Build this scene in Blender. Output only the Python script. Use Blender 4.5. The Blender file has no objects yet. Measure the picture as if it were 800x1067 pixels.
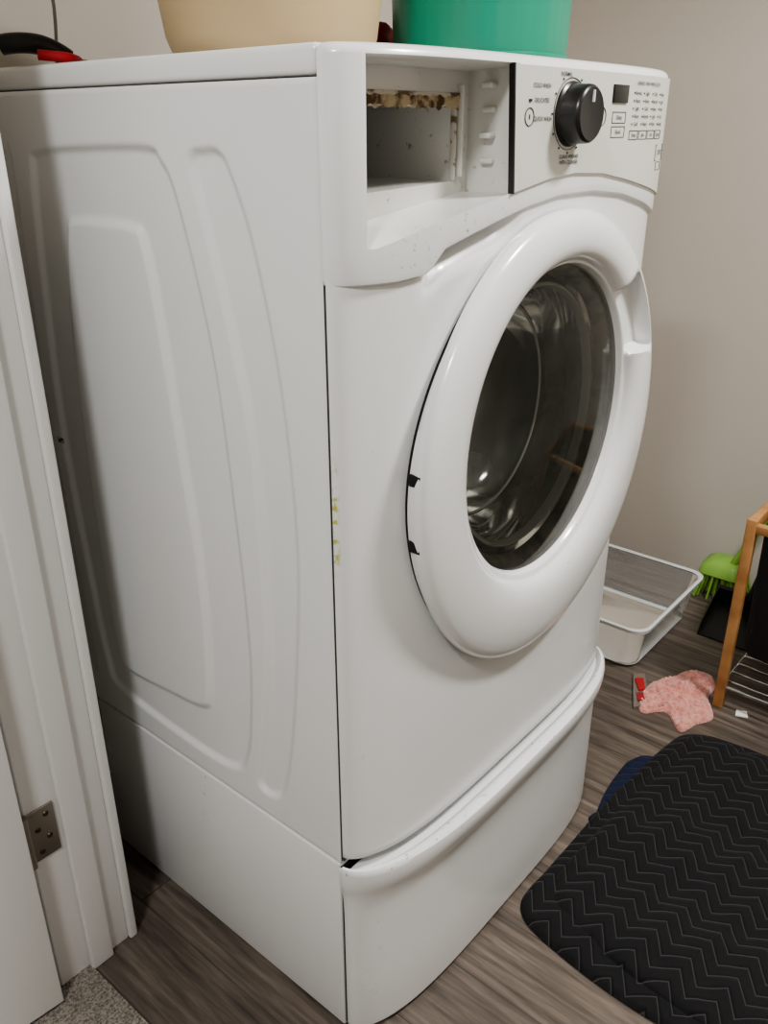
import bpy, bmesh, math, random
import numpy as np
from mathutils import Vector, Matrix, noise
random.seed(3)
scene=bpy.context.scene
col=bpy.context.collection
W=.686; T=1.29; HP=.325; DC=.60
try: scene.view_settings.look='AgX - Medium High Contrast'
except Exception: pass

# ------------------------------------------------------------------ materials
def lin(c):
    return tuple(((v/255)/12.92 if v/255<=.04045 else (((v/255)+.055)/1.055)**2.4) for v in c)+(1,)
def mat(name,rgb,rough=.5,metal=0,coat=0,spec=.5,bump=None,var=None,sheen=0):
    m=bpy.data.materials.new(name);m.use_nodes=True;nt=m.node_tree;b=nt.nodes["Principled BSDF"]
    b.inputs["Base Color"].default_value=lin(rgb);b.inputs["Roughness"].default_value=rough
    b.inputs["Metallic"].default_value=metal;b.inputs["Coat Weight"].default_value=coat
    b.inputs["Specular IOR Level"].default_value=spec;b.inputs["Sheen Weight"].default_value=sheen
    tc=nt.nodes.new("ShaderNodeTexCoord")
    if var:
        n=nt.nodes.new("ShaderNodeTexNoise");n.inputs["Scale"].default_value=var[0];n.inputs["Detail"].default_value=6
        r=nt.nodes.new("ShaderNodeValToRGB");r.color_ramp.elements[0].color=lin(var[1]);r.color_ramp.elements[1].color=lin(rgb)
        r.color_ramp.elements[0].position=var[2];r.color_ramp.elements[1].position=var[3]
        nt.links.new(tc.outputs["Object"],n.inputs["Vector"]);nt.links.new(n.outputs["Fac"],r.inputs["Fac"]);nt.links.new(r.outputs["Color"],b.inputs["Base Color"])
    if bump:
        n=nt.nodes.new("ShaderNodeTexNoise");n.inputs["Scale"].default_value=bump[0];n.inputs["Detail"].default_value=4
        q=nt.nodes.new("ShaderNodeBump");q.inputs["Strength"].default_value=bump[1];q.inputs["Distance"].default_value=bump[2]
        nt.links.new(tc.outputs["Object"],n.inputs["Vector"]);nt.links.new(n.outputs["Fac"],q.inputs["Height"]);nt.links.new(q.outputs["Normal"],b.inputs["Normal"])
    return m
def glassy(name,tint,rough=.02,body=None,bodyfac=0,mottle=None,ior=1.45,transl=False):
    m=bpy.data.materials.new(name);m.use_nodes=True;nt=m.node_tree;nt.nodes.clear()
    o=nt.nodes.new("ShaderNodeOutputMaterial");t=nt.nodes.new("ShaderNodeBsdfTransparent");t.inputs[0].default_value=tint
    g=nt.nodes.new("ShaderNodeBsdfGlossy");g.inputs["Roughness"].default_value=rough;g.inputs["Color"].default_value=(.95,.95,.95,1)
    f=nt.nodes.new("ShaderNodeFresnel");f.inputs["IOR"].default_value=ior
    mx=nt.nodes.new("ShaderNodeMixShader");nt.links.new(f.outputs[0],mx.inputs[0])
    last=t.outputs[0]
    if body:
        d=nt.nodes.new("ShaderNodeBsdfDiffuse");d.inputs[0].default_value=lin(body);ds=d.outputs[0]
        if transl:
            tl=nt.nodes.new("ShaderNodeBsdfTranslucent");tl.inputs[0].default_value=lin(body);m3=nt.nodes.new("ShaderNodeMixShader");m3.inputs[0].default_value=.5
            nt.links.new(ds,m3.inputs[1]);nt.links.new(tl.outputs[0],m3.inputs[2]);ds=m3.outputs[0]
        m2=nt.nodes.new("ShaderNodeMixShader");m2.inputs[0].default_value=bodyfac
        if mottle:
            tc=nt.nodes.new("ShaderNodeTexCoord");mp=nt.nodes.new("ShaderNodeMapping");mp.inputs["Scale"].default_value=(1,1,.45);nt.links.new(tc.outputs["Object"],mp.inputs[0])
            n=nt.nodes.new("ShaderNodeTexNoise");n.inputs["Scale"].default_value=mottle;n.inputs["Detail"].default_value=9;n.inputs["Roughness"].default_value=.65;nt.links.new(mp.outputs[0],n.inputs[0])
            mr=nt.nodes.new("ShaderNodeMapRange");mr.inputs[1].default_value=.35;mr.inputs[2].default_value=.7;mr.inputs[3].default_value=bodyfac*.3;mr.inputs[4].default_value=bodyfac*1.8
            nt.links.new(n.outputs["Fac"],mr.inputs[0])
            # lit haze painted into the glass colour, stronger toward the bowl's bottom
            sp=nt.nodes.new("ShaderNodeSeparateXYZ");nt.links.new(tc.outputs["Object"],sp.inputs[0])
            mz=nt.nodes.new("ShaderNodeMapRange");mz.inputs[1].default_value=.86;mz.inputs[2].default_value=.68;mz.inputs[3].default_value=.0;mz.inputs[4].default_value=.32;nt.links.new(sp.outputs[2],mz.inputs[0])
            ad=nt.nodes.new("ShaderNodeMath");nt.links.new(mr.outputs[0],ad.inputs[0]);nt.links.new(mz.outputs[0],ad.inputs[1]);nt.links.new(ad.outputs[0],m2.inputs[0])
        nt.links.new(t.outputs[0],m2.inputs[1]);nt.links.new(ds,m2.inputs[2]);last=m2.outputs[0]
    nt.links.new(last,mx.inputs[1]);nt.links.new(g.outputs[0],mx.inputs[2]);nt.links.new(mx.outputs[0],o.inputs[0])
    return m
class NB:
    def __init__(s,nt): s.nt=nt
    def m(s,op,a,b=None,c=None):
        n=s.nt.nodes.new("ShaderNodeMath");n.operation=op
        for i,v in enumerate((a,b,c)):
            if v is None: continue
            if isinstance(v,(int,float)): n.inputs[i].default_value=v
            else: s.nt.links.new(v,n.inputs[i])
        return n.outputs[0]
def boxmask(nb,s,lo,hi,soft):
    a=nb.m('DIVIDE',nb.m('SUBTRACT',s,lo),soft);b=nb.m('DIVIDE',nb.m('SUBTRACT',hi,s),soft)
    r=nb.m('MINIMUM',a,b);n=nb.m('MAXIMUM',r,0.0);return nb.m('MINIMUM',n,1.0)
def enamel(name,rgb=(228,230,230),marks=(),rough=.28):
    """white enamel; marks = dirt and painted-shade patches given in object coordinates (metres)"""
    m=mat(name,rgb,rough=rough,coat=.3);nt=m.node_tree;b=nt.nodes["Principled BSDF"];nb=NB(nt);b.inputs["Coat Roughness"].default_value=.08
    tc=nt.nodes.new("ShaderNodeTexCoord");sp=nt.nodes.new("ShaderNodeSeparateXYZ");nt.links.new(tc.outputs["Object"],sp.inputs[0])
    cur=None
    for rg,colr,sc,th in marks:
        n=nt.nodes.new("ShaderNodeTexNoise");n.inputs["Scale"].default_value=sc;n.inputs["Detail"].default_value=8;n.inputs["Roughness"].default_value=.7
        nt.links.new(tc.outputs["Object"],n.inputs["Vector"])
        k=nb.m('MINIMUM',nb.m('MAXIMUM',nb.m('MULTIPLY',nb.m('SUBTRACT',n.outputs["Fac"],th),14.),0.),1.)
        for ax,(lo,hi) in rg.items(): k=nb.m('MULTIPLY',k,boxmask(nb,sp.outputs[ax],lo,hi,(hi-lo)*.2))
        mx=nt.nodes.new("ShaderNodeMix");mx.data_type='RGBA'
        nt.links.new(k,mx.inputs[0])
        if cur is None: mx.inputs[6].default_value=lin(rgb)
        else: nt.links.new(cur,mx.inputs[6])
        mx.inputs[7].default_value=lin(colr);cur=mx.outputs[2]
    if cur: nt.links.new(cur,b.inputs["Base Color"])
    return m
M_white=enamel("white_enamel",marks=[({1:(.545,.562),2:(.795,.805)},(40,40,40),200,.40),({1:(-.01,.02),2:(.02,.34)},(150,140,120),120,.60)])
M_ring=enamel("white_door",marks=[({0:(.05,.30),2:(.55,1.05)},(204,200,178),150,.66),({0:(.20,.50),2:(.62,.72)},(150,146,134),170,.63)],rough=.22)
M_front=enamel("white_enamel_front",marks=[({0:(-.008,.0032),2:(.760,.91)},(186,188,84),90,.50),({0:(-.01,.024),2:(.46,.54)},(196,192,110),120,.60),
     ({0:(.00,.07),2:(.76,.96)},(208,206,168),150,.63),({0:(.0,.3),2:(.34,.42)},(170,165,150),160,.65)])
M_console=enamel("white_console",marks=[({2:(1.085,1.16),0:(.03,.26)},(150,140,120),150,.60)])  # lip dirt, spread further to paint the shaded dark edge of the scoop
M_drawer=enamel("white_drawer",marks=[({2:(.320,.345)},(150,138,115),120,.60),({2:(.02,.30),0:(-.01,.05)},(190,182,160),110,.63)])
M_recess=enamel("recess_plastic",(214,214,210),marks=[({2:(1.10,1.30)},(150,138,112),60,.61)])
M_panel=mat("control_panel_grey",(208,209,202),rough=.35)
M_black=mat("black_plastic",(22,22,23),rough=.35)
M_knob=mat("knob_grey",(40,40,42),rough=.35,metal=.3)
M_knobside=mat("knob_side_metal",(66,66,66),rough=.3,metal=.8)
M_dark=mat("dark_gap",(14,14,14),rough=.8)
M_gap=mat("seam_grey",(60,60,58),rough=.8)
M_ink=mat("label_ink",(48,50,50),rough=.6)
M_disp=mat("display_black",(12,14,14),rough=.15)
M_grime=mat("brown_grime",(84,62,40),rough=.9,var=(60,(180,164,134),.46,.60),bump=(120,.6,.003))
M_steel=mat("drum_steel",(170,170,166),rough=.45,metal=.7,bump=(60,.3,.002))
M_gasket=mat("gasket_rubber",(110,111,108),rough=.6,var=(30,(150,148,138),.4,.6))
M_glass=glassy("door_glass",(.80,.82,.80,1),body=(110,112,108),bodyfac=.05,ior=1.22)
M_bowl=glassy("door_glass_bowl",(.70,.72,.70,1),rough=.10,body=(150,151,144),bodyfac=.21,mottle=11,ior=1.42)
M_wall=mat("wall_paint",(196,189,179),rough=.85,bump=(180,.08,.002))
M_trim=mat("trim_white",(226,226,225),rough=.4)
M_ceil=mat("ceiling_white",(225,222,216),rough=.9)
M_metal=mat("hinge_metal",(150,145,135),rough=.35,metal=.9)
M_screw=mat("screw_dark",(80,76,70),rough=.4,metal=.9)

# ------------------------------------------------------------------ mesh helpers
def mk(name,verts,faces,mats,parent=None,smooth=True,mi=None,auto=40):
    me=bpy.data.meshes.new(name);me.from_pydata([tuple(v) for v in verts],[],faces);me.validate()
    if not isinstance(mats,(list,tuple)): mats=[mats]
    for m in mats: me.materials.append(m)
    if mi: 
        for p,i in zip(me.polygons,mi): p.material_index=i
    bm=bmesh.new();bm.from_mesh(me);bmesh.ops.recalc_face_normals(bm,faces=bm.faces);bm.to_mesh(me);bm.free()
    if smooth:
        me.polygons.foreach_set("use_smooth",[True]*len(me.polygons))
        try: me.set_sharp_from_angle(angle=math.radians(auto))
        except Exception: pass
    o=bpy.data.objects.new(name,me);col.objects.link(o)
    if parent: o.parent=parent
    return o
def box(name,lo,hi,m,parent=None,bev=.0,seg=3,rot=None):
    lo=Vector(lo);hi=Vector(hi);c=(lo+hi)/2;s=(hi-lo)
    bm=bmesh.new();bmesh.ops.create_cube(bm,size=1)
    bmesh.ops.scale(bm,vec=s,verts=bm.verts)
    if bev>0: bmesh.ops.bevel(bm,geom=bm.edges[:],offset=bev,segments=seg,affect='EDGES',profile=.5)
    me=bpy.data.meshes.new(name);bm.to_mesh(me);bm.free();me.materials.append(m)
    if bev>0:
        me.polygons.foreach_set("use_smooth",[True]*len(me.polygons))
        try: me.set_sharp_from_angle(angle=math.radians(50))
        except Exception: pass
    o=bpy.data.objects.new(name,me);col.objects.link(o);o.location=c
    if rot: o.rotation_euler=rot
    if parent: o.parent=parent
    return o
def empty(name):
    e=bpy.data.objects.new(name,None);col.objects.link(e);e.empty_display_size=.1;return e
def revolve(name,prof,m,parent=None,c=(0,0,0),axis='Z',n=64,cap=False,rfun=None,sx=1.0):
    vs=[];fs=[]
    for r,h in prof:
        for k in range(n):
            a=2*math.pi*k/n;rr=r*(rfun(a,h) if rfun else 1)
            if axis=='Z': vs.append((c[0]+rr*math.cos(a),c[1]+rr*math.sin(a),c[2]+h))
            else: vs.append((c[0]+sx*rr*math.cos(a),c[1]+h,c[2]+rr*math.sin(a)))
    for i in range(len(prof)-1):
        for k in range(n):
            k2=(k+1)%n;fs.append((i*n+k,i*n+k2,(i+1)*n+k2,(i+1)*n+k))
    if cap in (True,'start'): fs.append(tuple(range(n)))
    if cap in (True,'end'): fs.append(tuple((len(prof)-1)*n+k for k in range(n)))
    return mk(name,vs,fs,m,parent)
def tube(name,pts,r,m,parent=None,cyc=False):
    cu=bpy.data.curves.new(name,'CURVE');cu.dimensions='3D';cu.bevel_depth=r;cu.bevel_resolution=4;cu.use_fill_caps=True
    sp=cu.splines.new('NURBS' if len(pts)>2 else 'POLY');sp.points.add(len(pts)-1)
    for p,q in zip(sp.points,pts): p.co=(*q,1)
    if len(pts)>2: sp.order_u=3;sp.use_endpoint_u=True
    sp.use_cyclic_u=cyc;cu.materials.append(m)
    o=bpy.data.objects.new(name,cu);col.objects.link(o)
    if parent:o.parent=parent
    return o
def interp(x,pts):
    xs=[p[0] for p in pts];ys=[p[1] for p in pts];return float(np.interp(x,xs,ys))
def cr(pts,n=6,closed=True):
    P=[np.array(p,float) for p in pts];N=len(P);o=[]
    for i in range(N):
        a,b,c,d=P[(i-1)%N],P[i],P[(i+1)%N],P[(i+2)%N]
        for k in range(n):
            t=k/n;o.append(.5*((2*b)+(-a+c)*t+(2*a-5*b+4*c-d)*t*t+(-a+3*b-3*c+d)*t**3))
    return np.array(o)

# ------------------------------------------------------------------ front plan profile of the machine (bowed front)
BA=.060;BN=4.0
def F(x):
    t=min(1,abs((x-W/2)/(W/2)));return -BA*math.sqrt(max(0,1-t**BN))
def make_profile(extra=()):
    xs=[0,.0003,.0010,.0022,.0040,.0065,.0095,.013,.017,.0215]
    mid=[round(.026+(W-.052)*k/60,5) for k in range(61)]
    xs=sorted(set(xs+mid+[round(W-v,6) for v in xs]+list(extra)))
    P=[(x,F(x)) for x in xs]
    N=[]
    for i in range(len(P)):
        a=P[max(i-1,0)];b=P[min(i+1,len(P)-1)];tx,ty=b[0]-a[0],b[1]-a[1];l=math.hypot(tx,ty);N.append((ty/l,-tx/l))
    N[0]=(-1,0);N[-1]=(1,0)
    return P,N
def loft(name,rows,yb,mats,parent,extra=(),skip=None,caps=(True,True),endscale=None):
    P,N=make_profile(extra);vs=[];n=len(P)+2
    for zf,off in rows:
        for i,((x,y),(nx,ny)) in enumerate(zip(P,N)):
            o=off
            if endscale and off<0: o=off*(1-(1-endscale)*abs((x-W/2)/(W/2))**3)
            z=zf(x) if callable(zf) else zf
            X,Y=x-nx*o,y-ny*o
            if i==0: vs.append((X,yb,z))
            vs.append((X,Y,z))
            if i==len(P)-1: vs.append((X,yb,z))
    fs=[]
    for j in range(len(rows)-1):
        for i in range(n-1):
            if skip and 0<i<n-1:
                q=[vs[j*n+i],vs[j*n+i+1],vs[(j+1)*n+i+1],vs[(j+1)*n+i]]
                if skip(j,q): continue
            fs.append((j*n+i,j*n+i+1,(j+1)*n+i+1,(j+1)*n+i))
    if caps[0]: fs.append(tuple(range(n)))
    if caps[1]: fs.append(tuple((len(rows)-1)*n+i for i in range(n)))
    return mk(name,vs,fs,mats,parent,auto=35)

# ================================================================== WASHING MACHINE
wm=empty("washing_machine")
S1=[(.496,1.192),(.40,1.199),(.268,1.201),(.244,1.188),(.225,1.158),(.198,1.059),(.179,.953),(.166,.774),(.160,.638),(.163,.535),(.180,.420),(.215,.376),(.322,.369),(.490,.385),(.520,.43),(.535,.60),(.544,.815),(.531,1.023),(.512,1.17)]
S2=[(.435,1.116),(.36,1.119),(.313,1.117),(.291,1.104),(.276,1.017),(.259,.839),(.248,.722),(.246,.604),(.255,.490),(.275,.452),(.36,.440),(.458,.433),(.483,.46),(.492,.60),(.487,.857),(.47,1.02),(.452,1.10)]
S3=[(.191,1.190),(.167,1.200),(.145,1.198),(.131,1.180),(.105,1.117),(.079,1.003),(.065,.887),(.061,.744),(.080,.540),(.105,.405),(.130,.371),(.158,.375),(.150,.43),(.126,.581),(.119,.724),(.122,.873),(.141,.993),(.173,1.122)]
S4=[(.560,1.19),(.575,1.195),(.590,1.19),(.592,1.0),(.592,.6),(.588,.40),(.575,.38),(.560,.40),(.570,.6),(.575,.9),(.567,1.05)]
def sdf(Y,Z,poly):
    d=np.full(Y.shape,1e9);ins=np.zeros(Y.shape,bool);n=len(poly)
    for i in range(n):
        a=poly[i];b=poly[(i+1)%n];e=b-a;l=max(e@e,1e-12)
        t=np.clip(((Y-a[0])*e[0]+(Z-a[1])*e[1])/l,0,1)
        d=np.minimum(d,np.hypot(Y-a[0]-t*e[0],Z-a[1]-t*e[1]))
        c=((a[1]>Z)!=(b[1]>Z));
        if abs(e[1])>1e-12: ins^=c&(Y<e[0]*(Z-a[1])/e[1]+a[0])
    return np.where(ins,-d,d)
def stp(s,w): 
    t=np.clip(.5-s/w,0,1);return t*t*(3-2*t)
YS=.0045
ny_,nz_=200,300;ys=np.linspace(YS,DC,ny_);zs=np.linspace(HP+.003,1.2625,nz_)
Y,Z=np.meshgrid(ys,zs)
h=np.zeros(Y.shape)
h+=.0055*stp(sdf(Y,Z,cr(S1)),.011);h-=.0060*stp(sdf(Y,Z,cr(S2)),.013);h+=.0055*stp(sdf(Y,Z,cr(S3)),.011);h+=.003*stp(sdf(Y,Z,cr(S4)),.01)
ed=np.minimum(np.minimum(Y-YS,DC-Y),np.minimum(Z-HP-.003,1.2625-Z));h+=.0015*np.clip(1-ed/.003,0,1)**2
vs=[(h[j,i],Y[j,i],Z[j,i]) for j in range(nz_) for i in range(ny_)]
fs=[(j*ny_+i,j*ny_+i+1,(j+1)*ny_+i+1,(j+1)*ny_+i) for j in range(nz_-1) for i in range(ny_-1)]
mk("side_panel_left",vs,fs,M_white,wm,auto=80)
mk("cabinet_shell",[(.002,YS,HP+.003),(.002,DC,HP+.003),(W,DC,HP+.003),(W,YS,HP+.003),(.002,YS,1.262),(.002,DC,1.262),(W,DC,1.262),(W,YS,1.262)],
   [(0,1,2,3),(1,5,6,2),(3,2,6,7)],M_white,wm,smooth=False)
box("top_lid",(0,.0035,1.2632),(W,DC,T),M_white,wm,bev=.006,seg=4)
box("lid_gap",(.004,.008,1.258),(W-.004,DC-.006,1.266),M_gap,wm)
# --- console
ZB=[(0,1.079),(.06,1.080),(.095,1.084),(.106,1.090),(.116,1.105),(.16,1.116),(.21,1.127),(.27,1.138),(.34,1.146),(.42,1.146),(.5,1.138),(.58,1.122),(.686,1.096)]
zb=lambda x:interp(x,ZB)
ZO=[(0,1.116),(.035,1.116),(.08,1.129),(.135,1.141),(.235,1.158),(1,1.158)]
zo=lambda x:interp(x,ZO)
XL,XR=.026,.232
zmid=lambda x:max(zo(x),zb(x)+.01)
rows=[(lambda x:zb(x)+.002,.02),(zb,.012),(lambda x:zb(x)+.001,.005),(lambda x:zb(x)+.004,.001),(lambda x:zb(x)+.009,0),
      (zmid,0),(1.2805,0),(1.284,.001),(1.287,.0035),(1.289,.007),(T,.012)]
def sk(j,q):
    xs=[v[0] for v in q];return j==5 and min(xs)>=XL-1e-4 and max(xs)<=XR+1e-4
loft("console_fascia",rows,.003,M_console,wm,extra=(XL,XR),skip=sk,caps=(False,True))
# --- empty dispenser recess
nb_,ns_=24,8
def loop(x0,x1,zlo,zhi,yf):
    L=[]
    for k in range(nb_): x=x0+(x1-x0)*k/nb_;L.append((x,yf(x),zlo(x)))
    for k in range(ns_): z=zlo(x1)+(zhi-zlo(x1))*k/ns_;L.append((x1,yf(x1),z))
    for k in range(nb_): x=x1-(x1-x0)*k/nb_;L.append((x,yf(x),zhi))
    for k in range(ns_): z=zhi-(zhi-zlo(x0))*k/ns_;L.append((x0,yf(x0),z))
    return L
lin2=lambda a,b,x0,x1:(lambda x:a+(b-a)*(x-x0)/(x1-x0))
LP=[loop(XL,XR,zo,1.2805,F),
    loop(XL+.003,XR-.003,lambda x:zo(x)-.001,1.278,lambda x:F(x)+.004),
    loop(.036,.229,lin2(1.135,1.157,.036,.229),1.275,lambda x:.0),
    loop(.057,.203,lin2(1.163,1.168,.057,.203),1.243,lambda x:.0),
    loop(.058,.202,lin2(1.164,1.169,.058,.202),1.242,lambda x:.22)]
n=len(LP[0]);vs=sum(LP,[]);fs=[]
for j in range(len(LP)-1):
    for k in range(n): fs.append((j*n+k,j*n+(k+1)%n,(j+1)*n+(k+1)%n,(j+1)*n+k))
fs.append(tuple((len(LP)-1)*n+k for k in range(n)))
mk("dispenser_recess",vs,fs,M_recess,wm,auto=30)
for i,(z,l) in enumerate(((1.185,.006),(1.210,.010),(1.235,.006),(1.258,.010))):
    box("recess_clip_%d"%i,(.2285-l,-.036,z),(.2315,-.020,z+.006),M_recess,wm,bev=.0025)
box("recess_channel",(.207,-.008,1.172),(.2105,.001,1.262),M_recess,wm,bev=.0015)
vs=[];fs=[]
for k in range(60):
    x=.050+.155*k/59;w=.004+.004*noise.noise(Vector((x*120,1,2)));vs+= [(x,-.0035,1.243-w),(x,-.0048-.001*noise.noise(Vector((x*60,0,0))),1.244),(x,-.0042,1.248+w*.6)]
for k in range(59):
    for q in range(2): fs.append((k*3+q,(k+1)*3+q,(k+1)*3+q+1,k*3+q+1))
mk("grime_strip",vs,fs,M_grime,wm)
box("recess_frame",(.050,-.004,1.240),(.208,.004,1.254),mat("frame_grey",(196,190,176),rough=.6,var=(70,(100,82,60),.42,.52)),wm,bev=.001)
box("recess_frame_side",(.2015,-.003,1.168),(.2045,.004,1.242),mat("frame_side",(196,194,186),rough=.6,var=(60,(110,96,72),.38,.46)),wm,bev=.001)
tube("inlet_hose",[(.075,.03,1.172),(.10,.05,1.178),(.135,.08,1.20),(.155,.10,1.24)],.006,mat("hose_grey",(196,196,190),rough=.5),wm)
# --- control panel plate
ZC=[(.228,1.157),(.30,1.168),(.36,1.172),(.43,1.169),(.5,1.159),(.6,1.142),(.668,1.129)]
zc=lambda x:interp(x,ZC)
vs=[];fs=[];K=60;R=8;XE=.668
for d in (.0030,-.001):
    for k in range(K+1):
        x=.228+(XE-.228)*k/K
        for r in range(R+1):
            xx=x-.010*(1-k/K)*r/R
            vs.append((xx,F(xx)-d,zc(x)+(1.2795-zc(x))*r/R))
S=(K+1)*(R+1)
for s in (0,1):
    for k in range(K):
        for r in range(R): fs.append((s*S+k*(R+1)+r,s*S+(k+1)*(R+1)+r,s*S+(k+1)*(R+1)+r+1,s*S+k*(R+1)+r+1))
for k in range(K): fs.append((k*(R+1),(k+1)*(R+1),S+(k+1)*(R+1),S+k*(R+1)));fs.append((k*(R+1)+R,(k+1)*(R+1)+R,S+(k+1)*(R+1)+R,S+k*(R+1)+R))
for r in range(R): fs.append((r,r+1,S+r+1,S+r));fs.append((K*(R+1)+r,K*(R+1)+r+1,S+K*(R+1)+r+1,S+K*(R+1)+r))
mk("control_panel",vs,fs,M_panel,wm,auto=40)
vs=[];fs=[]
for r in range(9):
    z=1.156+(1.2805-1.156)*r/8;x=.228-.010*r/8
    for dx,dy in ((-.0016,-.0035),(0.001,-.0035),(.001,.003),(-.0016,.003)): vs.append((x+dx,F(x)+dy,z))
for r in range(8):
    for q in range(4): fs.append((r*4+q,r*4+(q+1)%4,(r+1)*4+(q+1)%4,(r+1)*4+q))
fs+=[(0,1,2,3),(32,33,34,35)]
mk("panel_black_edge",vs,fs,M_black,wm,smooth=False)
def onpanel(x,d=.0037): return F(x)-d
def slope(x): return math.atan2(F(x+.005)-F(x-.005),.01)
def label(txt,x,z,s,al='CENTER'):
    cu=bpy.data.curves.new("label",'FONT');cu.body=txt;cu.size=s;cu.align_x=al;cu.align_y='CENTER';cu.materials.append(M_ink);cu.offset=.00008
    o=bpy.data.objects.new("label_"+txt.lower().replace(" ","_").replace("\n","_"),cu);col.objects.link(o);o.parent=wm
    o.location=(x,onpanel(x),z);o.rotation_euler=(math.pi/2,0,slope(x))
def ring(x,z,r,w=.0007,nm="button_outline"):
    revolve(nm,[(r-w,0),(r-w,-.0006),(r,-.0006),(r,0)],M_ink,wm,c=(x,onpanel(x,.0032),z),axis='Y',n=32)
KX,KZ=.336,1.234
for t,x,z in (("COLD WASH",.272,1.261),("NORMAL",.322,1.2735),("DELICATES",.273,1.247),("QUICK WASH",.277,1.229),("CLEAN WASHER\nWITH CLEANER",.340,1.187)):
    label(t,x,z,.0060)
ring(.250,1.231,.009);tube("power_icon",[(.250,onpanel(.250),1.2285),(.250,onpanel(.250),1.2335)],.0005,M_ink,wm)
box("power_led",(.2475,onpanel(.25,.0042),1.2455),(.2525,onpanel(.25,.002),1.2480),M_disp,wm)
ring(KX,KZ,.037,.0005,"dial_scale")
for a in range(0,360,30):
    x=KX+.0400*math.cos(math.radians(a));z=KZ+.0400*math.sin(math.radians(a))
    if z<1.270 and z>1.178: box("dial_tick_%d"%a,(x-.001,onpanel(x,.0040),z-.001),(x+.001,onpanel(x,.0025),z+.001),M_ink,wm)
box("display",(.436,onpanel(.455,.0050),1.247),(.476,onpanel(.455,.0),1.267),M_disp,wm,bev=.0008,rot=(0,0,slope(.455)))
label("SENSING  WASH  RINSE  DONE",.540,1.270,.0055)
ring(.412,1.232,.0105)
for c_ in range(4):
    for r_ in range(5):
        x=.508+.030*c_;z=1.259-.0088*r_
        label(("Normal","Heavy","Light","Warm","Cold")[(c_*2+r_)%5],x,z,.0060)
        box("led_%d_%d"%(c_,r_),(x-.0125,onpanel(x-.012,.0040),z-.0008),(x-.0108,onpanel(x-.012,.002),z+.0008),M_ink,wm)
def frame(x0,x1,z0,z1,nm):
    pts=[(x0,z0),(x1,z0),(x1,z1),(x0,z1),(x0,z0)];
    for i in range(4):
        a,b=pts[i],pts[i+1];tube("%s_%d"%(nm,i),[(a[0],onpanel(a[0],.0033),a[1]),(b[0],onpanel(b[0],.0033),b[1])],.0004,M_ink,wm)
for i in range(4): frame(.492+.030*i,.518+.030*i,1.206,1.216,"btn_%d"%i);label(("Temp","Spin","Soil","Option")[i],.505+.030*i,1.211,.0060)
frame(.44,.476,1.225,1.237,"btn_a");frame(.44,.476,1.209,1.221,"btn_b");frame(.596,.640,1.178,1.198,"btn_start");frame(.604,.632,1.166,1.176,"btn_lock")
label("START",.618,1.188,.009);label("Delay",.458,1.231,.0065);label("Signal",.458,1.215,.0065)
# --- knob
ky=F(KX)-.0026
revolve("knob_skirt",[(.0335,0),(.0335,-.003),(.031,-.005)],M_knobside,wm,c=(KX,ky,KZ),axis='Y',n=64)
revolve("knob_body",[(.0310,-.003),(.0302,-.022),(.0298,-.025),(.0286,-.0265)],M_knobside,wm,c=(KX,ky,KZ),axis='Y',n=64)
revolve("knob_face",[(.0288,-.0262),(.027,-.028),(.024,-.0275),(.001,-.0265)],M_knob,wm,c=(KX,ky,KZ),axis='Y',n=64,cap='end')
box("knob_pointer",(KX-.0010,ky-.0295,KZ+.012),(KX+.0010,ky-.027,KZ+.024),M_white,wm)
# --- front panel (curved) with door opening
DX,DZ,SX=.350,.835,.955
PO=.006
rows=[(.336,.022),(.336,.014),(.339,.009),(.344,PO)]
for k in range(1,81): 
    f=k/80
    rows.append((lambda x,f=f:.344+(zb(x)+.012-.344)*f,PO))
def skd(j,q):
    cx=sum(v[0] for v in q)/4;cz=sum(v[2] for v in q)/4
    return math.hypot((cx-DX)/SX,cz-DZ)<.245
o=loft("front_panel",rows,-.001,M_front,wm,skip=skd,caps=(True,False))
for v in o.data.vertices:
    if v.co.x<.03: v.co.x-=PO*max(0,1-max(v.co.x-PO,0)/.024)*(1 if v.co.z>.340 else .8)
    if v.co.x>W-.03: v.co.x+=PO*max(0,1-max(W-PO-v.co.x,0)/.024)*(1 if v.co.z>.340 else .8)
    # finger scoop under the dispenser opening
    if .095<v.co.x<.26:
        wx=min(1,(v.co.x-.095)/.02)*min(1,(.26-v.co.x)/.05);tz=(v.co.z-(zb(v.co.x)-.026))/.026
        if tz>0: v.co.y+=.028*wx*min(1,tz)**1.2
for xa,xb in ((.0022,.010),(W-.010,W-.0022)): box("front_seam",(xa,-.0005,.335),(xb,.008,1.26),M_gap,wm)
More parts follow.
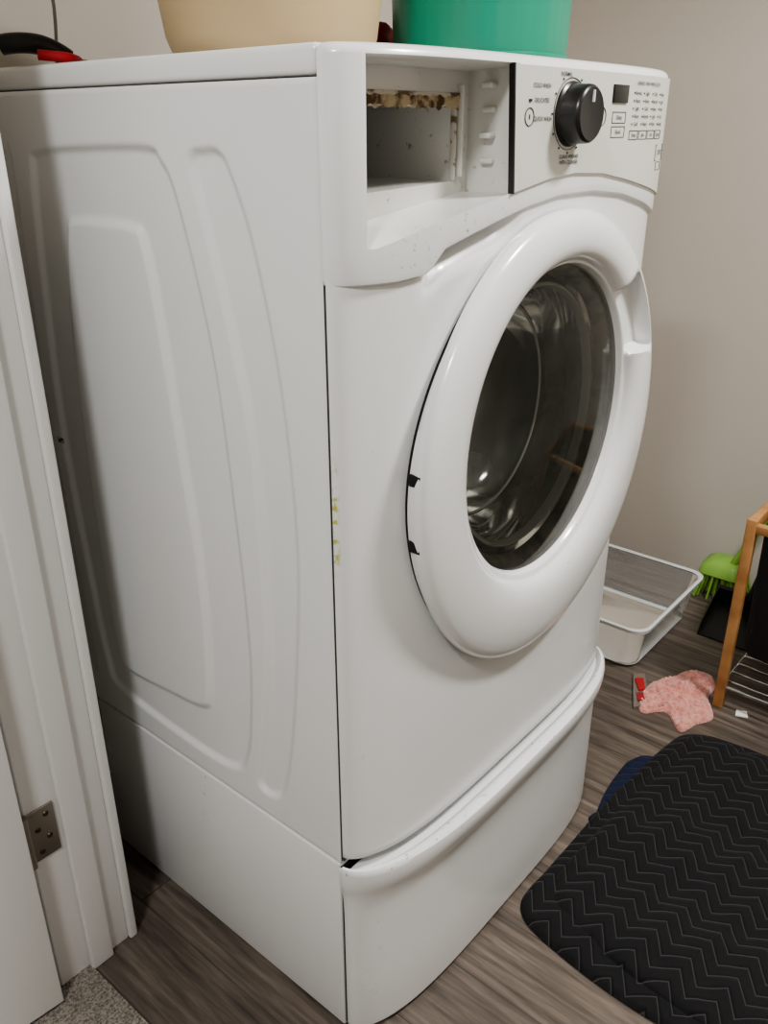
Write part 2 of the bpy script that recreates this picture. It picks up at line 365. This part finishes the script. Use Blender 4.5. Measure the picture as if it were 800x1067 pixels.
# --- door ring
prof=[(.286,-.050,1),(.294,-.0535,2),(.2965,-.058,3),(.2980,-.0635,3),(.2970,-.0690,3),(.2930,-.0735,0),(.286,-.0770,0),(.276,-.0800,0),(.264,-.0820,0),(.252,-.0830,0),(.240,-.0828,0),(.231,-.0815,0),(.2235,-.0790,0),(.2175,-.0755,0),(.2140,-.0715,0),(.2120,-.0680,0),(.2105,-.0660,0),(.2065,-.0655,0),(.2045,-.063,0),(.2015,-.050,0),(.197,-.02,0)]
n=256;vs=[];fs=[]
HO=.031
for r,y,k in prof:
    cz=DZ+HO*min(1,max(0,(.298-r)/(.298-.20)))
    for i in range(n):
        a=2*math.pi*i/n;x=DX+SX*r*math.cos(a);z=cz+r*math.sin(a);yy=y
        Fx=F(x)+PO
        if k==1: yy=Fx-.004
        elif k==2: yy=Fx-.008
        ad=math.degrees(a)
        w=max(0,min(1,(ad-17)/2))*max(0,min(1,(47-ad)/2))
        wr=max(0,min(1,(.270-r)/.006))*(1 if r>.2110 else 0)
        if w*wr>0: yy=yy+(-.060-yy)*w*wr
        vs.append((x,yy,z))
for j in range(len(prof)-1):
    for i in range(n): i2=(i+1)%n;fs.append((j*n+i,j*n+i2,(j+1)*n+i2,(j+1)*n+i))
mk("door_ring",vs,fs,M_ring,wm,auto=50)
vs=[];fs=[]
for r,d in ((.289,-.008),(.289,.008),(.24,.008)):
    for i in range(n):
        a=2*math.pi*i/n;x=DX+SX*r*math.cos(a);vs.append((x,F(x)+PO+d,DZ+r*math.sin(a)))
for j in range(2):
    for i in range(n): i2=(i+1)%n;fs.append((j*n+i,j*n+i2,(j+1)*n+i2,(j+1)*n+i))
mk("door_gap_collar",vs,fs,M_dark,wm)
for i,z in enumerate((.872,.792)):
    xx=DX-SX*math.sqrt(.2965**2-(z-DZ)**2);box("hinge_slot_%d"%i,(xx-.0008,-.066,z-.007),(xx+.006,-.050,z+.007),M_dark,wm,bev=.001)
# --- glass, gasket and drum
gc=(DX,0,DZ+HO)
revolve("door_glass_pane",[(.2035,-.056),(.17,-.061),(.13,-.067),(.08,-.073),(.03,-.0755),(.001,-.0757)],M_glass,wm,c=gc,axis='Y',n=96,sx=SX)
revolve("door_glass_bowl",[(.195,-.03),(.175,-.02),(.162,.0),(.152,.04),(.142,.07),(.12,.09),(.08,.104),(.03,.108),(.001,.109)],M_bowl,wm,c=gc,axis='Y',n=96,sx=SX)
M_br=mat("bowl_ring",(170,170,164),rough=.3)
revolve("bowl_step_ring",[(.178,-.030),(.174,-.032),(.171,-.026),(.173,-.018)],M_br,wm,c=gc,axis='Y',n=96,sx=SX)
revolve("bowl_reflection_arc",[(.151,.038),(.149,.039),(.149,.041),(.151,.042)],M_br,wm,c=gc,axis='Y',n=96,sx=SX)  # pale ring added to imitate a reflection arc in the bowl
revolve("door_inner_lip",[(.2015,-.052),(.195,-.046),(.190,-.035),(.192,-.02)],M_gasket,wm,c=gc,axis='Y',n=96,sx=SX)
gd=(DX,0,DZ+.002)
revolve("gasket",[(.245,-.03),(.225,-.01),(.205,.0),(.2,.02),(.215,.035),(.205,.05),(.19,.055),(.20,.075),(.225,.085)],M_gasket,wm,c=gd,axis='Y',n=96)
revolve("drum",[(.225,.085),(.25,.095),(.25,.50),(.20,.52),(.001,.50)],M_steel,wm,c=gd,axis='Y',n=96)
for i in range(3):
    a=math.radians(200+120*i);r=.225
    o=box("drum_baffle_%d"%i,(-.03,-.16,-.025),(.03,.16,.025),M_gasket,wm,bev=.02);o.location=(DX+r*math.cos(a),.3,DZ+r*math.sin(a));o.rotation_euler=(0,-a+math.pi/2,0)

# ================================================================== PEDESTAL
pd=empty("washer_pedestal")
box("pedestal_cabinet",(0,.006,.004),(W,.575,HP),M_white,pd,bev=.003)
box("pedestal_gap",(.0035,-.006,.01),(W-.0035,.012,HP-.004),M_dark,pd)
loft("pedestal_drawer",[(.008,.012),(.009,.006),(.013,.001),(.02,0),(.12,0),(.22,0),(.25,-.001),(.268,-.0035),(.280,-.008),(.290,-.0145),(.298,-.0195),(.310,-.0220),(.322,-.0230),(.328,-.0215),(.331,-.017),(.331,-.008),(.328,-.002),(.321,.004)],-.003,M_drawer,pd,endscale=.35)
for i,(x,y) in enumerate(((.05,.05),(W-.05,.05),(.05,.52),(W-.05,.52))):
    revolve("foot_%d"%i,[(.018,0),(.018,.008)],M_dark,pd,c=(x,y,0),n=16,cap=True)

# ================================================================== ROOM
XW=1.72;YB=.76;YF=-2.2;XJ=-.116;XH=-.236
def fmat():
    m=mat("vinyl_plank",(90,82,74),rough=.42);nt=m.node_tree;b=nt.nodes["Principled BSDF"]
    tc=nt.nodes.new("ShaderNodeTexCoord");mp=nt.nodes.new("ShaderNodeMapping");mp.inputs["Rotation"].default_value=(0,0,math.pi/2)
    nt.links.new(tc.outputs["Object"],mp.inputs["Vector"])
    br=nt.nodes.new("ShaderNodeTexBrick");br.inputs["Scale"].default_value=1;br.inputs["Brick Width"].default_value=1.1;br.inputs["Row Height"].default_value=.125
    br.inputs["Mortar Size"].default_value=.0014;br.inputs["Color1"].default_value=(.45,.45,.45,1);br.inputs["Color2"].default_value=(.95,.95,.95,1);br.inputs["Mortar"].default_value=(.03,.03,.03,1)
    br.offset=.37;br.inputs["Bias"].default_value=0
    nt.links.new(mp.outputs[0],br.inputs["Vector"])
    sc=nt.nodes.new("ShaderNodeVectorMath");sc.operation='SCALE';sc.inputs[3].default_value=7.;nt.links.new(br.outputs["Color"],sc.inputs[0])
    ad=nt.nodes.new("ShaderNodeVectorMath");ad.operation='ADD';nt.links.new(tc.outputs["Object"],ad.inputs[0]);nt.links.new(sc.outputs[0],ad.inputs[1])
    m2=nt.nodes.new("ShaderNodeMapping");m2.inputs["Scale"].default_value=(34,2.2,1);nt.links.new(ad.outputs[0],m2.inputs["Vector"])
    n=nt.nodes.new("ShaderNodeTexNoise");n.inputs["Scale"].default_value=2.2;n.inputs["Detail"].default_value=10;n.inputs["Roughness"].default_value=.62;n.inputs["Distortion"].default_value=.25;nt.links.new(m2.outputs[0],n.inputs["Vector"])
    r=nt.nodes.new("ShaderNodeValToRGB");e=r.color_ramp.elements;e[0].position=.28;e[0].color=lin((68,60,54));e[1].position=.72;e[1].color=lin((140,128,117))
    q=e.new(.5);q.color=lin((107,97,88))
    mx=nt.nodes.new("ShaderNodeMix");mx.data_type='RGBA';mx.blend_type='MULTIPLY';mx.inputs[0].default_value=.6
    nt.links.new(n.outputs["Fac"],r.inputs["Fac"]);nt.links.new(r.outputs["Color"],mx.inputs[6]);nt.links.new(br.outputs["Color"],mx.inputs[7])
    nt.links.new(mx.outputs[2],b.inputs["Base Color"])
    bp=nt.nodes.new("ShaderNodeBump");bp.inputs["Strength"].default_value=.25;bp.inputs["Distance"].default_value=.002;nt.links.new(n.outputs["Fac"],bp.inputs["Height"]);nt.links.new(bp.outputs[0],b.inputs["Normal"])
    return m
box("floor",(-.187,YF,-.05),(XW+.1,YB+.1,0),fmat())
M_carpet=mat("carpet",(160,150,136),rough=1,var=(260,(88,80,68),.38,.6),bump=(300,1,.01),sheen=.3)
box("carpet_floor",(-2.2,YF,-.05),(-.187,YB+.1,.006),M_carpet)
box("ceiling",(-2.2,YF,2.42),(XW+.1,YB+.1,2.5),M_ceil)
box("wall_back",(-2.2,YB,0),(XW+.1,YB+.1,2.42),M_wall)
box("wall_right",(XW,YF,0),(XW+.1,YB,2.42),M_wall)
box("wall_front",(-2.2,YF-.1,0),(XW+.1,YF,2.42),M_wall)
box("wall_hall",(-2.3,YF,0),(-2.2,YB,2.42),M_wall)
wl=empty("wall_left")
box("wall_left_rear",(XH+.002,.405,0),(XJ-.002,YB,2.42),M_wall,wl)
box("wall_left_near",(XH+.002,YF,0),(XJ-.002,-.66,2.42),M_wall,wl)
box("wall_left_header",(XH+.002,-.66,2.06),(XJ-.002,.405,2.42),M_wall,wl)
tr=empty("trim_1")
box("jamb_rear",(XH,.385,0.0),(XJ,.405,2.06),M_trim,tr,bev=.002)
box("jamb_near",(XH,-.66,0.0),(XJ,-.64,2.06),M_trim,tr,bev=.002)
box("jamb_head",(XH,-.66,2.04),(XJ,.405,2.06),M_trim,tr,bev=.002)
box("door_stop",(-.188,.374,0),(-.150,.386,2.04),M_trim,tr,bev=.003)
box("casing_room",(XJ,.378,0),(XJ+.014,.44,2.1),M_trim,tr,bev=.003)
box("casing_hall",(XH-.014,.392,0),(XH,.46,2.1),M_trim,tr,bev=.003)
box("baseboard_back",(-.1,YB-.012,0),(XW,YB,.09),M_trim,None,bev=.003)
dr=empty("door_1")
o=box("door_slab",(-.80,-.0175,.012),(0,.0175,2.03),M_trim,dr,bev=.002)
bpy.context.view_layer.update()
ang=math.radians(-6)
o.matrix_world=Matrix.Translation((-.248,.372,0))@Matrix.Rotation(ang,4,'Z')@Matrix.Translation((-.40,0,1.021))
for zz in (.306,1.75):
    box("hinge_leaf",(-.236,.3815,zz-.044),(-.194,.385,zz+.044),M_metal,dr,bev=.0015)
    tube("hinge_barrel",[(-.240,.379,zz-.045),(-.240,.379,zz+.045)],.006,M_metal,dr)
    for k,(dx,dz) in enumerate(((-.207,.03),(-.222,.01),(-.207,-.01),(-.222,-.03))):
        revolve("hinge_screw",[(.0045,0),(.0035,-.0015),(.001,-.001)],M_screw,dr,c=(dx,.3815,zz+dz),axis='Y',n=16,cap='end')

# ================================================================== ITEMS ON TOP
M_basket=mat("basket_plastic",(186,164,128),rough=.45)
bk=empty("laundry_basket")
revolve("basket_body",[(.001,.004),(.092,.0),(.111,.003),(.122,.012),(.129,.03),(.136,.08),(.143,.16),(.149,.24),(.153,.245),(.153,.25),(.146,.25),(.137,.16),(.122,.03),(.10,.01),(.001,.01)],M_basket,bk,c=(.226,.296,T),n=96)
M_teal=mat("bin_teal",(36,136,110),rough=.35)
bn=empty("plastic_bin")
revolve("bin_body",[(.001,.004),(.108,.0),(.116,.003),(.1195,.012),(.121,.05),(.124,.15),(.127,.26),(.131,.262),(.131,.27),(.123,.27),(.117,.06),(.112,.012),(.001,.01)],M_teal,bn,c=(.518,.188,T),n=120,rfun=lambda a,h:1+.004*math.cos(40*a) if .02<h<.25 else 1)
revolve("bin_foot_band",[(.1175,.006),(.1225,.008),(.1228,.018),(.119,.02)],M_teal,bn,c=(.518,.188,T),n=96)
M_red=mat("red_cloth",(176,36,44),rough=.7)
def blob(name,c,s,m,parent=None,amp=.15,sc=6,seed=0,rot=0):
    bm=bmesh.new();bmesh.ops.create_icosphere(bm,subdivisions=4,radius=1)
    for v in bm.verts:
        d=1+amp*noise.noise(v.co*sc*.3+Vector((seed,0,0)));p=v.co*d;v.co=Vector((p.x*s[0],p.y*s[1],p.z*s[2]))
    bmesh.ops.rotate(bm,cent=(0,0,0),matrix=Matrix.Rotation(rot,3,'Z'),verts=bm.verts)
    bmesh.ops.translate(bm,vec=c,verts=bm.verts)
    me=bpy.data.meshes.new(name);bm.to_mesh(me);bm.free();me.materials.append(m);me.polygons.foreach_set("use_smooth",[True]*len(me.polygons))
    o=bpy.data.objects.new(name,me);col.objects.link(o);o.parent=parent;return o
blob("red_rag",(.475,.375,T+.040),(.07,.045,.040),M_red,None,amp=.4,seed=4)
sc_=empty("pruning_shears")
tube("black_handle",[(.085,.53,T+.012),(.065,.535,T+.026),(.03,.55,T+.030),(.015,.565,T+.026)],.012,M_black,sc_)
tube("red_handle",[(.08,.50,T+.008),(.065,.48,T+.008),(.045,.47,T+.010),(.02,.49,T+.012)],.006,M_red,sc_)
tube("blade",[(.08,.52,T+.008),(.095,.525,T+.008),(.11,.53,T+.008)],.005,M_metal,sc_)
hk=empty("wire_cord")
tube("cord",[(.10,.585,T+.004),(.10,.57,T+.06),(.092,.56,T+.10),(.10,.57,T+.14),(.088,.575,T+.22)],.0022,mat("cord_grey",(150,150,150),rough=.5),hk)

# ================================================================== FLOOR ITEMS
def rrect(x0,x1,y0,y1,r,z,n=6):
    L=[]
    for cx,cy,a0 in ((x1-r,y1-r,0),(x0+r,y1-r,90),(x0+r,y0+r,180),(x1-r,y0+r,270)):
        for k in range(n+1):
            a=math.radians(a0+90*k/n);L.append((cx+r*math.cos(a),cy+r*math.sin(a),z))
    return L
def loops(name,LL,m,parent,capA=True,capB=False):
    n=len(LL[0]);vs=sum(LL,[]);fs=[]
    for j in range(len(LL)-1):
        for k in range(n): fs.append((j*n+k,j*n+(k+1)%n,(j+1)*n+(k+1)%n,(j+1)*n+k))
    if capA: fs.append(tuple(range(n)))
    if capB: fs.append(tuple((len(LL)-1)*n+k for k in range(n)))
    return mk(name,vs,fs,m,parent,auto=50)
M_tub=glassy("clear_plastic",(.96,.97,.97,1),rough=.08,body=(236,238,238),bodyfac=.27,transl=True,ior=1.6)
tb=empty("storage_tub")
X0,X1,Y0,Y1=1.10,1.480,.060,.43;HT=.128
LL=[rrect(X0+.024+d,X1-.024-d,Y0+.024+d,Y1-.024-d,.035,z) for d,z in ((.010,.001),(.0,.007))]
LL+=[rrect(X0+.006,X1-.006,Y0+.006,Y1-.006,.035,HT-.008),rrect(X0-.0,X1+.0,Y0-.0,Y1+.0,.04,HT-.004)]
loops("tub_body",LL,M_tub,tb)
loops("tub_rim",[rrect(X0-.006,X1+.006,Y0-.006,Y1+.006,.04,HT-.008),rrect(X0-.007,X1+.007,Y0-.007,Y1+.007,.04,HT+.001),rrect(X0-.001,X1+.001,Y0-.001,Y1+.001,.04,HT+.003),rrect(X0+.004,X1-.004,Y0+.004,Y1-.004,.035,HT-.001)],mat("tub_rim_plastic",(214,219,219),rough=.3),tb,capA=False)
loops("tub_base_edge",[rrect(X0+.033,X1-.033,Y0+.033,Y1-.033,.03,.002),rrect(X0+.023,X1-.023,Y0+.023,Y1-.023,.035,.009),rrect(X0+.026,X1-.026,Y0+.026,Y1-.026,.035,.011)],mat("tub_base_plastic",(196,200,200),rough=.3),tb,capA=False)
def cloth(name,poly,th,m,rings=26,amp=.01,sc=9,base=.002,seed=0,fine=0,fsc=60,sub=8,parent=None,pw=7):
    P=cr(poly,sub);c=P.mean(axis=0);n=len(P);vs=[];fs=[]
    def hgt(x,y,s):
        e=(1-s**pw)
        return base+th*e**.5*(1)+amp*e*noise.noise(Vector((x*sc,y*sc,seed)))+fine*noise.noise(Vector((x*fsc,y*fsc,seed+3)))*(e**.5)
    for j in range(rings+1):
        s=(j/rings)**.8
        for p in P:
            q=c+(p-c)*s;vs.append((q[0],q[1],max(base,hgt(q[0],q[1],s)) if j<rings else base))
    for j in range(rings):
        for k in range(n): k2=(k+1)%n;fs.append((j*n+k,j*n+k2,(j+1)*n+k2,(j+1)*n+k))
    return mk(name,vs,fs,m,parent,auto=180)
M_pink=mat("pink_microfiber",(236,164,150),rough=1,sheen=.6,bump=(220,1,.008),var=(70,(212,134,122),.35,.6))
cloth("cleaning_cloth",[(.985,-.01),(1.03,.02),(1.10,.022),(1.15,.0),(1.21,-.03),(1.225,-.07),(1.19,-.10),(1.13,-.105),(1.07,-.14),(1.02,-.12),(.975,-.10),(1.02,-.05)],.014,M_pink,amp=.020,sc=20,fine=.010,fsc=130,sub=14,rings=44,base=.001)
wr=empty("snack_wrapper")
def slabpoly(name,poly,z0,z1,m,parent):
    n=len(poly);vs=[(x,y,z0) for x,y in poly]+[(x,y,z1+.003*noise.noise(Vector((x*50,y*50,0)))) for x,y in poly]
    fs=[tuple(range(n)),tuple(range(n,2*n))]+[(k,(k+1)%n,n+(k+1)%n,n+k) for k in range(n)];return mk(name,vs,fs,m,parent,smooth=False)
slabpoly("wrapper_foil",[(1.105,.070),(1.125,.050),(1.07,.017),(1.02,-.010),(.985,.013),(1.04,.040)],.001,.008,mat("foil",(150,140,134),rough=.25,metal=.5),wr)
slabpoly("wrapper_print",[(1.085,.057),(1.10,.043),(1.06,.019),(1.047,.029)],.010,.012,mat("red_print",(170,40,44),rough=.4),wr)
slabpoly("wrapper_label",[(1.035,.029),(1.046,.019),(1.02,.001),(1.008,.013)],.010,.0125,mat("print_dark",(150,44,48),rough=.4),wr)
slabpoly("paper_scrap",[(1.11,-.175),(1.13,-.17),(1.14,-.19),(1.12,-.20)],.0005,.003,mat("paper",(225,225,220),rough=.8),None)

# moving blanket
def blanket_mat(name,base,line,dist=.004):
    m=mat(name,base,rough=.9,sheen=.03);nt=m.node_tree;b=nt.nodes["Principled BSDF"];nb=NB(nt)
    b.inputs["Specular IOR Level"].default_value=.3
    tc=nt.nodes.new("ShaderNodeTexCoord");mp=nt.nodes.new("ShaderNodeMapping");mp.inputs["Rotation"].default_value=(0,0,math.radians(12))
    nt.links.new(tc.outputs["Object"],mp.inputs[0]);sp=nt.nodes.new("ShaderNodeSeparateXYZ");nt.links.new(mp.outputs[0],sp.inputs[0])
    tri=nb.m('PINGPONG',sp.outputs[1],.032)
    v=nb.m('ADD',sp.outputs[0],nb.m('MULTIPLY',tri,1.0))
    pp=nb.m('PINGPONG',v,.014)
    hgt=nb.m('POWER',nb.m('MINIMUM',nb.m('DIVIDE',pp,.007),1.0),.6)
    n=nt.nodes.new("ShaderNodeTexNoise");n.inputs["Scale"].default_value=40;nt.links.new(tc.outputs["Object"],n.inputs[0])
    hh=nb.m('ADD',hgt,nb.m('MULTIPLY',n.outputs["Fac"],.7))
    bp=nt.nodes.new("ShaderNodeBump");bp.inputs["Strength"].default_value=1;bp.inputs["Distance"].default_value=dist;nt.links.new(hh,bp.inputs["Height"]);nt.links.new(bp.outputs[0],b.inputs["Normal"])
    k=nb.m('LESS_THAN',pp,.0012);mx=nt.nodes.new("ShaderNodeMix");mx.data_type='RGBA';nt.links.new(k,mx.inputs[0]);mx.inputs[6].default_value=lin(base);mx.inputs[7].default_value=lin(line);nt.links.new(mx.outputs[2],b.inputs["Base Color"])
    return m
M_blk=blanket_mat("black_quilt",(23,23,25),(74,74,76));M_blu=blanket_mat("blue_quilt",(20,30,58),(14,20,40))
bl=empty("moving_blanket")
cloth("blanket_fold_under",[(.60,-.085),(.64,-.074),(.70,-.062),(.76,-.057),(.82,-.060),(.86,-.10),(.85,-.25),(.80,-.40),(.6,-.40),(.56,-.25)],.012,M_blu,amp=.006,sc=10,seed=5,parent=bl,base=.001)
cloth("blanket_layer_low",[(.365,-.074),(.43,-.074),(.50,-.075),(.57,-.076),(.64,-.077),(.72,-.080),(.80,-.086),(.88,-.096),(.955,-.110),(.990,-.15),(1.005,-.22),(1.015,-.32),(1.05,-.45),(1.06,-.70),(.95,-.95),(.60,-.98),(.36,-.85),(.315,-.60),(.303,-.40),(.300,-.28),(.310,-.18),(.328,-.105)],.016,M_blk,amp=.007,sc=7,seed=1,parent=bl,rings=60,fine=.004,fsc=26,sub=8,base=.002,pw=24)
cloth("blanket_layer_top",[(.43,-.098),(.60,-.104),(.78,-.112),(.91,-.125),(.968,-.145),(.985,-.30),(.995,-.45),(1.0,-.65),(.9,-.88),(.62,-.90),(.42,-.78),(.345,-.55),(.330,-.38),(.342,-.24),(.375,-.13)],.024,M_blk,amp=.016,sc=6,seed=2,parent=bl,rings=60,fine=.007,fsc=20,sub=10,base=.006,pw=24)

# laundry sorter (wood frame, black bag, wire shelf)
M_wood=mat("pine_wood",(188,142,92),rough=.55,var=(14,(152,106,62),.35,.65))
M_chrome=mat("chrome_wire",(200,200,200),rough=.15,metal=1)
M_bag=mat("black_fabric",(26,26,28),rough=.9,bump=(90,.5,.002))
ls=empty("laundry_hamper")
hx0,hx1,hy0,hy1=1.125,1.50,-.55,-.13
for i,(x,y) in enumerate(((hx0,hy1),(hx1,hy1),(hx0,hy0),(hx1,hy0))): box("leg_%d"%i,(x-.010,y-.011,0),(x+.010,y+.011,.475),M_wood,ls,bev=.003)
for i,y in enumerate((hy0,hy1)): box("rail_%d"%i,(hx0,y-.009,.445),(hx1,y+.009,.475),M_wood,ls,bev=.003)
for i,x in enumerate((hx0,hx1)): box("crossrail_%d"%i,(x-.009,hy0,.445),(x+.009,hy1,.465),M_wood,ls,bev=.003)
LL=[rrect(hx0+.02,hx1-.02,hy0+.025,hy1-.025,.03,.14),rrect(hx0+.012,hx1-.012,hy0+.02,hy1-.02,.03,.16),rrect(hx0+.014,hx1-.014,hy0+.018,hy1-.018,.02,.455),rrect(hx0+.018,hx1-.018,hy0+.022,hy1-.022,.02,.455),rrect(hx0+.018,hx1-.018,hy0+.026,hy1-.026,.03,.17)]
loops("fabric_bag",LL,M_bag,ls)
for k in range(9): x=hx0+.02+(hx1-hx0-.04)*k/8;tube("wire_%d"%k,[(x,hy0,.06),(x,hy1,.06)],.0025,M_chrome,ls)
for k,(x) in enumerate((hx0,hx1)): tube("wire_rail_%d"%k,[(x,hy0,.055),(x,hy1,.055)],.004,M_chrome,ls)
for k,(y) in enumerate((hy0,hy1)): tube("wire_end_%d"%k,[(hx0,y,.055),(hx1,y,.055)],.004,M_chrome,ls)

# broom + dustpan
M_green=mat("green_plastic",(134,178,80),rough=.4)
bm_=empty("broom")
tube("handle",[(1.62,.035,.10),(1.635,-.13,.52),(1.66,-.30,1.00)],.010,M_green,bm_)
loops("head",[rrect(1.585,1.69,.0,.115,.02,.075),rrect(1.59,1.685,.005,.11,.02,.10),rrect(1.605,1.665,.02,.085,.015,.115)],M_green,bm_,capA=True,capB=True)
for k in range(80):
    x=1.59+.095*random.random();y=.0+.112*random.random();dx=(x-1.6375)*.25;dy=(y-.056)*.3
    tube("bristle_%d"%k,[(x,y,.08),(x+dx*.6,y+dy*.6,.04),(x+dx*1.2,y+dy*1.4,.003)],.003,M_green,bm_)
dp=empty("dustpan")
PX,PY0,PY1=1.555,-.108,.040
mk("pan",[(1.39,PY0,.004),(1.39,PY1-.015,.004),(PX-.01,PY1-.005,.03),(PX-.01,PY0+.005,.03),(PX-.01,PY0+.005,.07),(PX-.01,PY1-.005,.07),(1.41,PY1-.015,.03),(1.41,PY0,.03),
   (1.39,PY0,.0),(1.39,PY1-.015,.0),(PX,PY1,.0),(PX,PY0,.0),(PX,PY0,.075),(PX,PY1,.075)],
   [(0,1,2,3),(3,2,5,4),(1,6,5,2),(0,3,4,7),(8,9,10,11),(11,10,13,12),(4,5,13,12),(0,1,9,8),(7,4,12,8),(6,5,13,9),(9,13,10),(8,11,12)],M_black,dp,smooth=False)
tube("pan_handle",[(PX-.01,-.05,.06),(PX,-.06,.12),(PX+.005,-.075,.20)],.011,M_black,dp)

# ================================================================== LIGHTS
def area(name,loc,size,power,colr,rot=(0,0,0)):
    l=bpy.data.lights.new(name,'AREA');l.energy=power;l.size=size;l.color=colr;l.shape='DISK'
    o=bpy.data.objects.new(name,l);col.objects.link(o);o.location=loc;o.rotation_euler=rot;return o
area("ceiling_light",(.80,-.90,2.39),.30,43,(1,.98,.955))
area("hall_light",(-1.35,-.55,2.39),.30,34,(1,.99,.975))
w=bpy.data.worlds.new("w");scene.world=w;w.use_nodes=True;w.node_tree.nodes["Background"].inputs[0].default_value=(.9,.93,1,1);w.node_tree.nodes["Background"].inputs[1].default_value=.15

# ================================================================== CAMERA
yaw,pit,rol,f=.869,.4253,-.0029,890.9
fw=Vector((math.sin(yaw)*math.cos(pit),math.cos(yaw)*math.cos(pit),-math.sin(pit)))
r=Vector((math.cos(yaw),-math.sin(yaw),0));u=r.cross(fw)
r2=r*math.cos(rol)+u*math.sin(rol);u2=u*math.cos(rol)-r*math.sin(rol)
cam=bpy.data.cameras.new("camera");co=bpy.data.objects.new("camera",cam);col.objects.link(co)
mw=Matrix((r2,u2,-fw)).transposed().to_4x4();mw.translation=Vector((-.6053,-.5845,1.2238));co.matrix_world=mw
cam.sensor_fit='VERTICAL';cam.sensor_height=24;cam.lens=f/1067*24;cam.clip_start=.02
scene.camera=co
